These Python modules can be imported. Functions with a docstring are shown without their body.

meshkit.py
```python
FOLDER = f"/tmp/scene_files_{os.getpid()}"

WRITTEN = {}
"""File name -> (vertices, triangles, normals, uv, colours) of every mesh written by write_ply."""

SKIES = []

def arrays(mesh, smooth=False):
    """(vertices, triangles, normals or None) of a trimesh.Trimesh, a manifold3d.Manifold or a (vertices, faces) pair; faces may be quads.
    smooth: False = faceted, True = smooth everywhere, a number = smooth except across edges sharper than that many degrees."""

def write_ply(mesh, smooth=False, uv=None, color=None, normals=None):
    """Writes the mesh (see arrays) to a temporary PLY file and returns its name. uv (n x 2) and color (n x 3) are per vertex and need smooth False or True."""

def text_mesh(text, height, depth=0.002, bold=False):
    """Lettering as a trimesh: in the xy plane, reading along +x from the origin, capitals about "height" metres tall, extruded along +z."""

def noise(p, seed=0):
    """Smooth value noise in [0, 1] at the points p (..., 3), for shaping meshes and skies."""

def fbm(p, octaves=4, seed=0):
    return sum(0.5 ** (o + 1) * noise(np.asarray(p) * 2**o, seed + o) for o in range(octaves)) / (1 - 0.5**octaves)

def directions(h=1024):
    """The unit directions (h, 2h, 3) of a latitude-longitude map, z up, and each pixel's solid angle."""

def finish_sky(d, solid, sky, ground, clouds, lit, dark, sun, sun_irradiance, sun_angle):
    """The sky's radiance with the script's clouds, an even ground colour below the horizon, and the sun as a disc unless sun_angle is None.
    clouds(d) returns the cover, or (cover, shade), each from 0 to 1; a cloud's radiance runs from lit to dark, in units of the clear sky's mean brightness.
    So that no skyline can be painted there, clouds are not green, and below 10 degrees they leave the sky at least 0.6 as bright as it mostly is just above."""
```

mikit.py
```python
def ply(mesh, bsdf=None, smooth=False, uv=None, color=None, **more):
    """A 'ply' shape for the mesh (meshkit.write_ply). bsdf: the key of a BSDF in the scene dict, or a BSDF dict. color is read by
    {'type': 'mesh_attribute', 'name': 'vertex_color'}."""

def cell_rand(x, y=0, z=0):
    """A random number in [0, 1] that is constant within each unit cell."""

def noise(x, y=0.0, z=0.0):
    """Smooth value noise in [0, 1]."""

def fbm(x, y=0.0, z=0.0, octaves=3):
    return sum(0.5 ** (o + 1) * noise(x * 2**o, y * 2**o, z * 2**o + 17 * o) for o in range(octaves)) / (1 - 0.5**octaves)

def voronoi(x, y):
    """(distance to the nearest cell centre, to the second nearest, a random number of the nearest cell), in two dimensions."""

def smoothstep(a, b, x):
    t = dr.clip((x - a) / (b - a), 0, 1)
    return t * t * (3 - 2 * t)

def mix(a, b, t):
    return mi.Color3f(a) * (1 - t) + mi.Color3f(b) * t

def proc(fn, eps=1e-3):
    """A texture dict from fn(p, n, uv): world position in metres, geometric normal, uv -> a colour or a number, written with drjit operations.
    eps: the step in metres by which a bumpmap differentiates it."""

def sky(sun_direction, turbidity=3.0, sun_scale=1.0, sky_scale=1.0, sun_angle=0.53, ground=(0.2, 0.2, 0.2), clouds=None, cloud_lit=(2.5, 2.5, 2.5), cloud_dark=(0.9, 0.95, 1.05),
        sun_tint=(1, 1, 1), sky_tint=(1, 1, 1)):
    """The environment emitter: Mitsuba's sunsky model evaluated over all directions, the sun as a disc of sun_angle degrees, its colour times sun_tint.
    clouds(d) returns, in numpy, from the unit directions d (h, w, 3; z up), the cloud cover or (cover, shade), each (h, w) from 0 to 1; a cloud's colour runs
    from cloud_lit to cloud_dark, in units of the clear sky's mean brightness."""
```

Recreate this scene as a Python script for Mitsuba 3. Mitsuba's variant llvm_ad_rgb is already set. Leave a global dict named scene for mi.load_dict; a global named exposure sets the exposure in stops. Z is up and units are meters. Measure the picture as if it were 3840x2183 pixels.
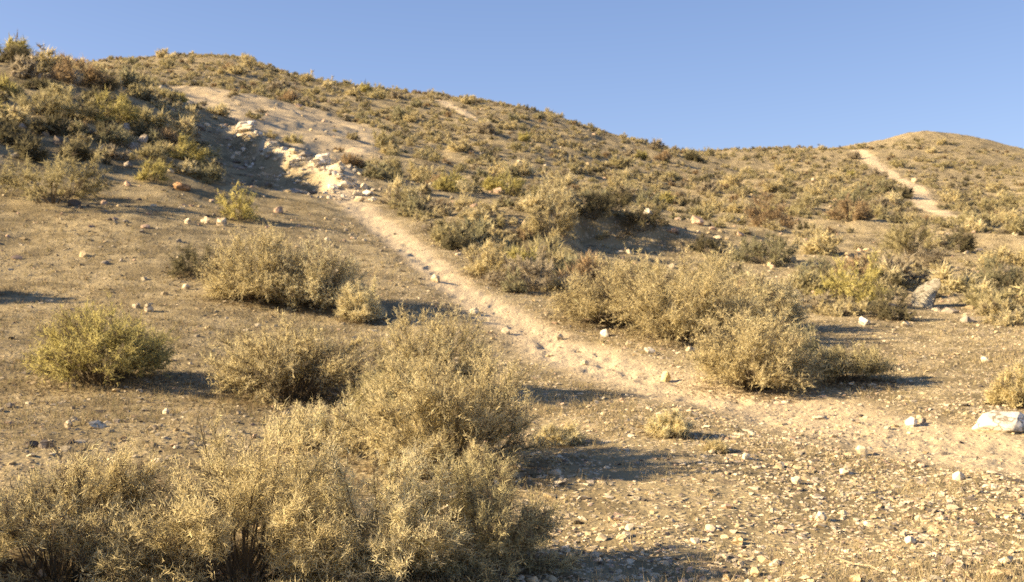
import numpy as np, drjit as dr, mitsuba as mi, mikit, meshkit
from mikit import proc, fbm, noise, voronoi, smoothstep, mix, cell_rand
from scipy.interpolate import RBFInterpolator
from scipy.spatial import ConvexHull
T = mi.ScalarTransform4f
scene, labels = {}, {}

# ---------------------------------------------------------------- camera, sky and sun, exposure
EYE = 1.65
scene['camera'] = {'type': 'thinlens', 'aperture_radius': 0.0023, 'focus_distance': 2.2, 'fov': 56.0, 'fov_axis': 'x', 'near_clip': 0.1, 'far_clip': 6000.0,
                   'to_world': T().look_at(origin=[0, 0, EYE], target=[0, 10, EYE], up=[0, 0, 1])}
SUN = (-1.0, -0.19, 0.465)
scene['sky'] = mikit.sky(SUN, turbidity=3.0, sun_scale=1.15, sky_scale=0.53, sun_tint=(0.985, 0.98, 0.955), sky_tint=(1.02, 0.975, 1.21), ground=(0.25, 0.2, 0.13))
exposure = 3.25

# ---------------------------------------------------------------- survey of the place: ground heights, plants, rocks, tracks (metres)
CONTROL = np.array([(-2.8,5.2,0.08),(-3.5,6.6,0.08),(-4.1,7.8,0.12),(-5.2,9.7,0.25),(-6.4,12.0,0.42),(-8.1,15.2,0.88),(-9.8,18.4,1.48),(-11.7,22.0,2.36),(-13.8,26.0,3.57),(-15.2,28.5,4.34),(-17.5,33.0,6.48),(-19.7,37.0,8.22),(-22.3,42.0,10.42),(-25.0,47.0,12.83),(-27.6,52.0,13.91),(-31.9,60.0,15.11),(-42.5,80.0,18.76),(-69.1,130.0,28.78),(-2.2,5.2,0.08),(-2.8,6.6,0.08),(-3.3,7.9,0.10),(-4.1,9.9,0.22),(-5.1,12.2,0.40),(-6.5,15.6,0.86),(-7.8,18.8,1.47),(-9.4,22.5,2.37),(-10.9,26.0,3.43),(-12.1,29.0,4.24),(-14.2,34.0,5.92),(-16.3,39.0,8.17),(-18.4,44.0,10.38),(-20.0,48.0,12.07),(-22.5,54.0,13.48),(-31.3,75.0,18.24),(-45.9,110.0,26.89),(-62.6,150.0,37.32),(-75.1,180.0,44.08),(-108.5,260.0,55.92),(-11.0,31.0,4.58),(-13.1,37.0,6.49),(-14.9,42.0,8.24),(-17.0,48.0,10.57),(-19.9,56.0,12.52),(-25.6,72.0,16.08),(-34.8,98.0,22.51),(-44.4,125.0,30.08),(-55.0,155.0,39.15),(-65.7,185.0,46.03),(-1.5,5.2,0.08),(-2.1,7.2,0.09),(-3.0,10.2,0.18),(-3.7,12.6,0.35),(-4.7,16.2,0.83),(-5.7,19.6,1.47),(-7.0,23.8,2.42),(-8.5,29.0,3.73),(-10.2,35.0,5.14),(-12.9,44.0,7.18),(-15.2,52.0,9.26),(-16.7,57.0,10.59),(-18.7,64.0,12.88),(-21.7,74.0,15.71),(-26.9,92.0,20.37),(-35.7,122.0,29.01),(-43.9,150.0,37.79),(-54.2,185.0,45.64),(-76.1,260.0,53.22),(-4.7,20.2,1.46),(-5.7,24.6,2.44),(-7.0,30.5,3.84),(-8.8,38.0,5.32),(-11.1,48.0,7.38),(-12.9,56.0,9.38),(-15.0,65.0,11.84),(-17.5,76.0,14.99),(-21.2,92.0,19.32),(-27.2,118.0,26.28),(-32.7,142.0,33.35),(-41.5,180.0,41.09),(-0.9,5.3,0.05),(-1.3,7.4,0.04),(-1.9,10.5,0.13),(-2.3,13.0,0.31),(-3.0,16.8,0.80),(-3.7,20.6,1.46),(-4.5,25.4,2.47),(-5.7,32.0,3.84),(-7.5,42.0,5.79),(-8.9,50.0,7.52),(-10.5,59.0,9.68),(-12.9,72.0,12.94),(-16.4,92.0,18.18),(-20.5,115.0,24.46),(-24.6,138.0,31.03),(-31.3,175.0,38.18),(-46.4,260.0,47.82),(-0.4,5.4,0.02),(-0.6,7.6,0.00),(-0.8,10.7,0.11),(-1.0,13.3,0.28),(-1.3,17.3,0.77),(-1.6,21.4,1.45),(-1.8,24.6,2.06),(-2.2,29.0,2.88),(-2.7,36.0,4.23),(-3.5,47.0,6.34),(-4.6,62.0,9.44),(-6.0,80.0,13.78),(-7.9,105.0,20.08),(-10.1,135.0,28.71),(-12.7,170.0,34.84),(-18.7,250.0,43.45),(0.2,5.5,-0.01),(0.2,7.7,-0.02),(0.3,10.8,0.09),(0.4,13.5,0.26),(0.5,18.0,0.73),(0.7,23.0,1.44),(0.8,28.0,2.26),(1.0,33.5,3.15),(1.2,41.0,4.46),(1.6,54.0,6.75),(2.0,70.0,10.08),(2.6,90.0,14.83),(3.3,112.0,20.37),(3.8,130.0,25.54),(4.7,160.0,30.39),(7.3,250.0,38.25),(0.7,5.5,-0.01),(1.0,7.8,-0.04),(1.4,10.9,0.08),(1.8,13.7,0.24),(2.5,18.6,0.70),(3.3,24.5,1.42),(4.1,31.0,2.33),(4.9,36.5,3.13),(6.0,45.0,4.41),(7.7,58.0,6.53),(9.8,74.0,9.41),(12.6,95.0,13.59),(14.9,112.0,17.47),(16.7,126.0,21.15),(19.9,150.0,23.92),(29.2,220.0,29.29),(1.3,5.6,-0.04),(1.9,7.9,-0.06),(2.6,11.0,0.06),(3.3,13.9,0.22),(4.5,19.0,0.68),(6.0,25.5,1.41),(7.8,33.0,2.37),(10.2,43.0,3.70),(13.7,58.0,5.93),(17.8,75.0,8.74),(23.2,98.0,12.74),(30.8,130.0,18.52),(40.7,172.0,26.83),(47.4,200.0,30.31),(66.3,280.0,33.92),(1.9,5.6,-0.04),(2.7,8.0,-0.09),(3.8,11.1,0.05),(4.8,14.0,0.21),(6.5,19.2,0.67),(8.2,24.0,1.18),(10.6,31.0,2.00),(13.6,40.0,3.15),(18.7,55.0,5.25),(25.2,74.0,8.26),(34.1,100.0,12.66),(45.0,132.0,18.51),(60.6,178.0,27.90),(71.5,210.0,32.18),(98.8,290.0,35.08),(2.4,5.6,-0.04),(3.5,8.0,-0.09),(4.8,11.1,0.05),(6.1,14.0,0.21),(8.4,19.3,0.67),(11.1,25.5,1.28),(14.3,33.0,2.20),(18.7,43.0,3.48),(26.0,60.0,5.76),(34.7,80.0,8.79),(47.7,110.0,13.76),(65.1,150.0,22.05),(83.3,192.0,33.15),(99.8,230.0,38.19),(130.2,300.0,39.34),(3.0,5.6,-0.04),(4.3,8.0,-0.09),(5.9,11.1,0.05),(7.4,14.0,0.21),(10.3,19.3,0.67),(13.6,25.6,1.28),(17.0,32.0,2.02),(22.3,42.0,3.22),(30.8,58.0,5.32),(43.6,82.0,8.55),(59.5,112.0,13.40),(79.8,150.0,20.50),(100.0,188.0,28.98),(122.3,230.0,34.13),(159.5,300.0,34.67),(-3.7,4.1,-0.00),(-6.0,6.7,0.25),(-9.4,10.4,0.90),(-13.4,14.9,2.20),(-18.7,20.8,4.60),(-26.8,29.7,9.00),(-36.8,40.9,12.00),(-60.2,66.9,13.00),(-93.7,104.0,16.00),(-133.8,148.6,16.00),(-187.4,208.1,8.00),(-4.8,2.8,-0.00),(-7.8,4.5,0.19),(-12.1,7.0,0.68),(-17.3,10.0,1.65),(-24.2,14.0,3.45),(-34.6,20.0,6.75),(-47.6,27.5,9.00),(-77.9,45.0,9.75),(-121.2,70.0,12.00),(-173.2,100.0,12.00),(-242.5,140.0,6.00),(3.7,4.1,-0.05),(6.0,6.7,-0.05),(9.4,10.4,0.05),(13.4,14.9,0.30),(18.7,20.8,1.20),(26.8,29.7,3.20),(36.8,40.9,6.00),(60.2,66.9,11.00),(93.7,104.0,20.00),(133.8,148.6,26.00),(187.4,208.1,18.00),(4.8,2.8,-0.04),(7.8,4.5,-0.04),(12.1,7.0,0.04),(17.3,10.0,0.22),(24.2,14.0,0.90),(34.6,20.0,2.40),(47.6,27.5,4.50),(77.9,45.0,8.25),(121.2,70.0,15.00),(173.2,100.0,19.50),(242.5,140.0,13.50)])
BUSHES = [  # x, y, width, height, kind, name, label
 (-3.55, 4.75, 1.50, 1.15, 'straw', 'broom_bush', None),
 (-2.52, 5.35, 1.39, 0.68, 'straw', 'broom_bush', 'large straw and olive feathery bush filling the bottom left corner'),
 (-1.50, 5.41, 1.41, 0.92, 'straw', 'broom_bush', 'tallest feathery straw bush of the foreground, left of the pale twiggy one'),
 (-0.73, 5.54, 1.15, 0.83, 'pale', 'broom_bush', 'pale yellowish feathery bush in the foreground just below the dark-based dome'),
 (-0.19, 5.72, 0.95, 0.72, 'olive', 'broom_bush', 'greyish olive foreground bush nearest the gravel at the bottom'),
 (-0.55, 8.81, 1.81, 1.04, 'straw', 'broom_bush', 'dome-shaped straw bush with a dark base and long shadow over the gravel'),
 (-1.85, 9.52, 1.03, 0.47, 'pale', 'broom_bush', 'low pale bush tucked between the dome-shaped bush and the tall foreground one'),
 (-2.82, 12.35, 2.12, 1.00, 'straw', 'broom_bush', 'wide straw-coloured bush in the middle of the left slope'),
 (-1.12, 12.80, 1.60, 1.40, 'straw', 'broom_bush', 'upright brownish straw bush at the left edge of the dirt track'),
 (-1.46, 11.36, 0.94, 0.77, 'olive', 'broom_bush', 'small olive bush in front of the upright brownish straw bush'),
 (-5.40, 12.74, 1.88, 1.02, 'yellow', 'broom_bush', 'rounded yellow-olive bush alone on the left slope with a black shadow'),
 (-7.08, 21.64, 1.26, 0.81, 'dark', 'twiggy_bush', 'dark dried twiggy bush left of the broad straw bush below the gully'),
 (-5.20, 19.72, 2.05, 1.56, 'straw', 'broom_bush', 'broad straw bush below the mouth of the gully'),
 (-3.96, 19.66, 1.72, 1.60, 'pale', 'broom_bush', 'pale straw bush joined to the right side of the broad one below the gully'),
 (-2.96, 18.75, 0.78, 1.01, 'pale', 'broom_bush', 'slim pale bush leaning over the left side of the dirt track'),
 (-13.82, 28.93, 3.66, 1.80, 'olive', 'broom_bush', 'wide grassy olive bush on the spur with a long shadow below the rocks'),
 (-8.48, 29.71, 1.30, 1.05, 'yellow', 'green_bush', 'round yellow-green bush at the foot of the spur beside the shaded gully'),
 (-13.08, 38.62, 1.36, 0.96, 'yellow', 'green_bush', 'bright yellow-green bush right of the rusty one on the spur'),
 (-12.55, 33.65, 1.05, 0.84, 'yellow', 'green_bush', 'small mustard-green clump on the bare patch of the spur'),
 (-14.49, 40.34, 1.17, 0.75, 'rust', 'dry_bush', 'small rusty orange bush on the spur edge above the yellow-green clump'),
 (-16.63, 40.34, 1.93, 1.59, 'yellow', 'green_bush', 'tall round mustard-green bush near the crest of the spur'),
 (-20.55, 45.39, 3.02, 1.23, 'rust', 'dry_bush', 'rusty brown bush standing against the sky on the spur crest'),
 (-19.91, 46.53, 1.64, 1.06, 'dark', 'twiggy_bush', 'dark twiggy bush right of the rusty one on the spur crest'),
 (-24.00, 46.60, 2.13, 0.87, 'dark', 'twiggy_bush', 'dark green bush on the skyline at the far left'),
 (-21.71, 41.07, 1.28, 0.77, 'yellow', 'green_bush', 'yellow-green bush cut by the left frame edge, the upper of two'),
 (-19.43, 36.83, 1.07, 0.69, 'yellow', 'green_bush', 'yellow-green bush cut by the left frame edge, the lower of two'),
 (-19.11, 38.67, 2.01, 1.12, 'olive', 'broom_bush', 'olive bush among the dark rocks in the middle of the spur'),
 (-17.93, 39.42, 1.88, 1.31, 'olive', 'broom_bush', 'second olive bush just right of the middle one on the spur'),
 (-15.46, 37.23, 1.31, 0.70, 'green', 'green_bush', 'low grey-green bush beside the pale boulders of the spur'),
 (-13.79, 36.68, 0.99, 0.61, 'olive', 'broom_bush', 'tiny olive bush right of the pale boulders on the spur'),
 (-11.57, 36.30, 1.13, 0.60, 'green', 'green_bush', 'low dull green bush in the shaded gully edge'),
 (2.13, 20.33, 2.11, 1.57, 'straw', 'broom_bush', 'tan feathery bush at the right edge of the dirt track'),
 (3.31, 18.75, 2.41, 1.92, 'straw', 'broom_bush', 'tallest tan bush right of the track with a black hollow at its base'),
 (5.33, 20.55, 1.79, 1.33, 'pale', 'broom_bush', 'pale tan bush right behind the tallest tan bush'),
 (5.93, 27.46, 1.71, 1.14, 'olive', 'broom_bush', 'olive bush behind the tallest tan bush'),
 (3.57, 14.34, 1.73, 1.30, 'straw', 'broom_bush', 'rounded tan bush standing forward on the gravel right of the track'),
 (4.74, 15.70, 0.85, 0.69, 'green', 'green_bush', 'dark grey-green bush in the shade of the rounded tan bush'),
 (5.16, 14.70, 1.28, 0.59, 'olive', 'broom_bush', 'low olive bush lying in a long shadow over the gravel'),
 (8.80, 24.91, 1.81, 1.14, 'yellow', 'green_bush', 'bright yellow-olive bush left of the upright slab of rock'),
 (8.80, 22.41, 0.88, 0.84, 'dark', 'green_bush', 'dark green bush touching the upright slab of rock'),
 (9.36, 29.74, 1.11, 1.11, 'green', 'green_bush', 'round grey-green bush behind the small pink rock'),
 (9.31, 35.42, 2.65, 1.03, 'green', 'green_bush', 'low green mound beside the big dark shadow'),
 (13.98, 52.18, 2.38, 2.38, 'rust', 'dry_bush', 'round reddish tan bush on the far side of the big dark shadow'),
 (19.89, 56.66, 2.35, 1.88, 'rust', 'dry_bush', 'dark rusty bush on the middle slope below the pale trail'),
 (20.71, 67.38, 1.96, 1.54, 'olive', 'broom_bush', 'small olive bush left of the dark rusty bush'),
 (16.99, 40.89, 2.97, 1.61, 'olive', 'broom_bush', 'broad olive bush below the bottom end of the pale trail'),
 (20.93, 44.99, 1.59, 1.21, 'dark', 'twiggy_bush', 'dark twiggy bush with a black shadow right of the pale trail end'),
 (14.93, 29.71, 1.17, 1.11, 'green', 'green_bush', 'grey-green bush near the right frame edge above the shadows'),
 (6.73, 12.82, 0.61, 0.59, 'straw', 'dry_bush', 'tan dry bush cut by the right frame edge above the white boulder'),
 (-0.57, 25.06, 1.14, 1.41, 'straw', 'broom_bush', 'upright straw bush at the right side of the narrow track'),
 (-1.66, 29.07, 0.85, 0.85, 'dark', 'twiggy_bush', 'dark round bush left of the upright straw bush by the track'),
 (0.58, 24.38, 2.13, 0.86, 'grey', 'twiggy_bush', 'low grey twiggy bush with white rocks in it beside the track'),
 (0.05, 23.65, 0.44, 0.83, 'green', 'green_bush', 'small grey-green sprig poking out of the low grey bush'),
 (1.30, 33.60, 1.9, 1.9, 'straw', 'broom_bush', 'tan bush whose shadow makes the big dark patch'),
 (1.75, 36.40, 1.7, 1.45, 'pale', 'broom_bush', 'pale bush at the left end of the big dark patch'),
 (-3.05, 46.64, 1.07, 1.55, 'yellow', 'green_bush', 'slim yellow-green bush standing on the hillside above the track'),
 (-1.84, 37.60, 0.78, 1.25, 'pale', 'broom_bush', 'yellowish sprig of dry bush below the slim yellow-green one'),
 (-0.05, 49.65, 1.55, 1.65, 'yellow', 'green_bush', 'yellow-green bush with brown base in the middle of the hillside'),
 (-7.03, 56.40, 1.41, 1.29, 'olive', 'broom_bush', 'olive bush on the edge of the bare sandy hillside'),
 (-4.31, 38.80, 1.37, 0.89, 'olive', 'broom_bush', 'olive bush just above the narrow bend of the track'),
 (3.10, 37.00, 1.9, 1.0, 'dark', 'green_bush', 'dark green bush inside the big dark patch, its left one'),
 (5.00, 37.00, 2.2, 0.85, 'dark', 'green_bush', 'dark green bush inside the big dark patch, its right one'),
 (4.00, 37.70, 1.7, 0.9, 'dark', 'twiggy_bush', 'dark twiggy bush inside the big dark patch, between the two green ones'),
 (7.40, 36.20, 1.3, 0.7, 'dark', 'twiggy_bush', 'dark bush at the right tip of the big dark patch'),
 (3.40, 39.50, 1.2, 0.7, 'grey', 'twiggy_bush', 'grey bush at the upper rim of the big dark patch'),
 (12.15, 24.18, 0.75, 0.40, 'olive', 'broom_bush', 'small olive bush in the shadows right of the upright slab'),
 (12.39, 32.41, 1.48, 0.88, 'olive', 'broom_bush', 'olive bush behind the bright yellow-olive one'),
 (15.06, 34.70, 1.23, 0.86, 'grey', 'twiggy_bush', 'grey twiggy bush behind the upright slab of rock'),
 (0.49, 10.04, 0.46, 0.21, 'pale', 'grass_tuft', 'low dry grass tuft on the gravel between two long shadows'),
 (1.71, 10.57, 0.46, 0.27, 'pale', 'grass_tuft', 'low dry grass tuft above the pebble strip with a thin shadow'),
 (2.09, 9.86, 0.20, 0.10, 'straw', 'grass_tuft', 'tiny straw grass tuft in the pebble strip'),
 (-10.67, 18.45, 1.15, 0.92, 'straw', 'broom_bush', None),
]
ROCKS = [  # x, y, width, height, kind, label
 (10.95, 25.48, 0.582, 0.741, 'slab', 'upright pointed slab of grey-tan rock standing in the bushes'),
 (8.16, 25.93, 0.296, 0.242, 'pink', 'small pinkish rock in front of the round grey-green bush'),
 (5.75, 11.28, 0.703, 0.199, 'white', 'large bleached white boulder near the right frame edge'),
 (4.80, 11.59, 0.157, 0.132, 'white', 'small bright white stone left of the bleached boulder'),
 (4.97, 11.66, 0.097, 0.073, 'grey', 'small grey stone right beside the bright white one'),
 (3.90, 12.19, 0.215, 0.051, 'flat', 'flat pale stone lying at the edge of the track'),
 (2.32, 7.25, 0.098, 0.075, 'pale', 'pale egg-shaped stone with a long shadow in the lower right gravel'),
 (4.09, 8.83, 0.110, 0.092, 'pale', 'pale stone with a dark shadow in the right gravel'),
 (2.70, 6.53, 0.081, 0.054, 'pale', 'pale stone with a shadow near the bottom right'),
 (2.52, 8.55, 0.098, 0.071, 'pale', 'pinkish pale stone in the middle of the gravel'),
 (3.13, 9.06, 0.094, 0.075, 'pale', 'rounded cream stone below the pebble strip'),
 (3.66, 10.05, 0.125, 0.104, 'pale', 'large cream stone among the pebble strip'),
 (2.30, 9.48, 0.089, 0.069, 'pale', 'cream stone at the left of the pebble strip'),
 (2.55, 9.17, 0.086, 0.057, 'pale', 'pale stone near the small tuft in the pebbles'),
 (3.11, 7.32, 0.099, 0.046, 'flat', 'flat yellowish stone in the lower right gravel'),
 (7.84, 21.44, 0.267, 0.178, 'white', 'white rock in front of the yellow-olive bush'),
 (-6.78, 17.95, 0.168, 0.168, 'pale', 'pale stone with a shadow alone on the left slope'),
 (-7.11, 18.22, 0.151, 0.095, 'pale', 'small pale stone left of the one with a shadow'),
 (-4.58, 9.94, 0.083, 0.083, 'pale', 'pale stone on the stony left edge'),
 (-3.89, 10.83, 0.079, 0.067, 'pale', 'small pale stone on the left slope below the black shadow'),
 (-3.22, 7.76, 0.113, 0.081, 'pale', 'pale stone seen through the foreground bush'),
 (7.20, 50.99, 0.529, 0.371, 'white', 'white rock at the upper edge of the big dark patch'),
 (12.70, 54.36, 0.677, 0.452, 'white', 'white rock in front of the reddish tan bush'),
 (9.37, 48.77, 0.709, 0.456, 'pink', 'rounded pinkish rock right of the big dark patch'),
 (1.29, 24.93, 0.466, 0.311, 'white', 'whitish rock lying in the low grey bush'),
 (0.37, 25.61, 0.266, 0.186, 'pale', 'pale rock at the left of the low grey bush'),
 (-8.19, 48.67, 0.556, 0.455, 'grey', 'dark grey rock with a shadow at the head of the track'),
 (-27.50, 75.46, 0.549, 0.549, 'pale', 'pale rock on the bare sandy hillside near its top'),
 (-15.88, 39.50, 0.492, 0.492, 'grey', 'largest pale boulder of the row on the spur'),
 (-16.45, 39.81, 0.289, 0.289, 'grey', 'small round boulder left of the largest one on the spur'),
 (-14.98, 39.09, 0.447, 0.365, 'grey', 'boulder at the right end of the row on the spur'),
 (-14.65, 37.41, 0.505, 0.311, 'grey', 'boulder below the right end of the row on the spur'),
 (-16.95, 37.60, 0.508, 0.312, 'grey', 'boulder left of the middle of the dark rock row'),
 (-18.40, 36.02, 0.449, 0.224, 'grey', 'flat boulder at the left end of the dark rock row'),
 (-17.57, 36.47, 0.417, 0.265, 'dark', 'dark boulder in the rock row of the spur'),
 (-16.37, 37.53, 0.390, 0.273, 'dark', 'dark grey boulder in the middle of the rock row'),
 (-16.58, 35.33, 0.514, 0.367, 'dark', 'black shaded boulder below the rock row'),
 (-22.78, 44.23, 0.413, 0.322, 'grey', 'grey boulder below the skyline bush at the far left'),
 (-21.86, 44.60, 0.417, 0.324, 'grey', 'grey boulder on the crest left of the rusty bush'),
 (-21.55, 41.68, 0.433, 0.303, 'dark', 'dark boulder between the two yellow-green bushes'),
 (-11.42, 33.22, 0.621, 0.276, 'orange', 'orange-brown rock on the spur left of the round yellow-green bush'),
 (-13.91, 34.87, 0.398, 0.217, 'grey', 'grey rock on the bare patch of the spur'),
 (-13.96, 42.54, 0.353, 0.353, 'pale', 'pale rock at the right of the bright yellow-green bush'),
 (-12.52, 35.36, 0.294, 0.220, 'pale', 'pale rock in front of the dark gap on the spur'),
 (-9.06, 28.52, 0.296, 0.207, 'pale', 'pale rock in the row under the round yellow-green bush'),
 (-8.57, 28.46, 0.355, 0.236, 'pale', 'larger pale rock in the row under the round yellow-green bush'),
 (-9.38, 27.89, 0.232, 0.174, 'pale', 'smaller pale rock at the left of that row'),
 (-6.90, 21.50, 0.179, 0.156, 'pale', 'pale stone below the dark dried bush'),
 (-6.86, 20.25, 0.168, 0.126, 'pale', 'pale stone left below the dark dried bush'),
 (-0.79, 20.44, 0.276, 0.149, 'pale', 'cream rock on the left verge of the track'),
 (-1.88, 23.84, 0.223, 0.198, 'pale', 'cream rock beside the narrow track'),
 (-0.12, 18.78, 0.176, 0.117, 'pale', 'cream stone in the middle verge of the track'),
 (1.82, 18.89, 0.196, 0.137, 'white', 'white stone below the tan bush right of the track'),
 (2.48, 17.28, 0.197, 0.108, 'white', 'white stone under the black hollow of the tallest tan bush'),
 (0.93, 18.58, 0.154, 0.116, 'pale', 'pale stone at the right verge of the track'),
 (2.20, 17.97, 0.131, 0.093, 'pale', 'small pale stone left of the black hollow'),
 (1.22, 16.11, 0.151, 0.084, 'flat', 'flat cream stone in the middle of the wide track'),
 (2.38, 14.96, 0.155, 0.155, 'yellow', 'yellowish standing stone on the track'),
 (3.22, 17.43, 0.163, 0.109, 'pale', 'pale stone right below the black hollow'),
 (8.59, 21.05, 0.197, 0.109, 'pale', 'pale stone at the edge of the long shadow by the slab'),
 (10.55, 22.18, 0.207, 0.115, 'grey', 'grey stone at the end of the long shadow'),
 (8.18, 16.66, 0.138, 0.104, 'pale', 'pale stone on the right slope'),
 (3.75, 17.19, 0.143, 0.089, 'white', 'white stone left of the rounded tan bush'),
]
BANK_ROCKS = [(-15.89, 55.86, 1.16, 0.93), (-16.90, 57.92, 0.72, 0.60), (-13.97, 53.81, 0.78, 0.45), (-13.20, 52.95, 0.88, 0.49), (-12.15, 51.11, 0.74, 0.42), (-11.26, 50.20, 0.73, 0.42), (-10.49, 49.03, 0.61, 0.46), (-9.31, 46.23, 0.77, 0.77), (-8.84, 45.76, 0.48, 0.48), (-15.23, 55.97, 0.58, 0.41)]
TRACK = np.array([(-10.55, 51.30, 1.60), (-7.70, 43.37, 1.60), (-5.78, 36.84, 1.45), (-4.53, 33.30, 1.30), (-3.45, 29.94, 1.20), (-2.46, 26.91, 1.15), (-1.44, 23.57, 1.15), (-0.55, 21.31, 1.25), (0.06, 19.88, 1.35), (0.62, 18.14, 1.50), (1.25, 16.50, 1.80), (2.02, 15.17, 1.90), (2.75, 14.07, 2.10), (3.61, 12.82, 2.20), (4.18, 11.47, 2.10), (4.72, 10.55, 2.00), (5.37, 9.79, 2.00)])
HILL_TRAIL = np.array([(-10.21, 132.92, 1.70), (-7.56, 123.35, 1.70), (-5.06, 113.27, 1.60), (-2.53, 105.85, 1.10)])
FAR_TRAIL = np.array([(60.11, 168.28, 2.60), (53.81, 143.55, 2.50), (49.48, 127.76, 2.40), (45.38, 111.77, 2.20), (42.27, 100.52, 2.00), (36.73, 86.26, 1.90), (31.21, 72.08, 1.80), (30.08, 67.06, 1.50), (30.68, 63.82, 1.20)])
SANDY = np.array([(-33.59, 91.90), (-31.06, 95.86), (-24.99, 95.51), (-19.19, 96.22), (-11.59, 84.56), (-9.08, 70.51), (-9.01, 61.98), (-9.78, 54.78), (-9.34, 48.38), (-13.13, 56.97), (-16.75, 63.00), (-19.10, 64.31), (-21.30, 63.70), (-26.15, 72.56)])
BANK_LINE = np.array([(-17.48, 58.86), (-15.88, 56.22), (-13.97, 53.81), (-12.12, 51.19), (-10.56, 48.91), (-8.91, 45.14), (-7.71, 41.71)])

# ---------------------------------------------------------------- helpers
def numbered(name):
    if name not in taken:
        taken[name] = 0
        return name
    taken[name] += 1
    return '%s_%03d' % (name, taken[name])
taken = {}

def tag(key, label=None, cat=None, group=None, kind=None):
    d = {}
    if label: d['label'] = label
    if cat: d['category'] = cat
    if group: d['group'] = group
    if kind: d['kind'] = kind
    labels[key] = d

def near_line(x, y, line):
    """distance to a polyline, its width there and the signed side"""
    best = np.full(x.shape, 1e9); wid = np.zeros(x.shape); side = np.zeros(x.shape); along = np.zeros(x.shape)
    s0 = 0.0
    for a, b in zip(line[:-1], line[1:]):
        d = b[:2] - a[:2]; L2 = d @ d; L = np.sqrt(L2)
        t = np.clip(((x - a[0]) * d[0] + (y - a[1]) * d[1]) / L2, 0, 1)
        dx, dy = x - a[0] - t * d[0], y - a[1] - t * d[1]
        r = np.hypot(dx, dy); m = r < best
        best = np.where(m, r, best)
        if line.shape[1] > 2: wid = np.where(m, a[2] + t * (b[2] - a[2]), wid)
        side = np.where(m, np.sign(d[0] * dy - d[1] * dx), side)
        along = np.where(m, s0 + t * L, along)
        s0 += L
    return best, wid, side, along / s0

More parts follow.
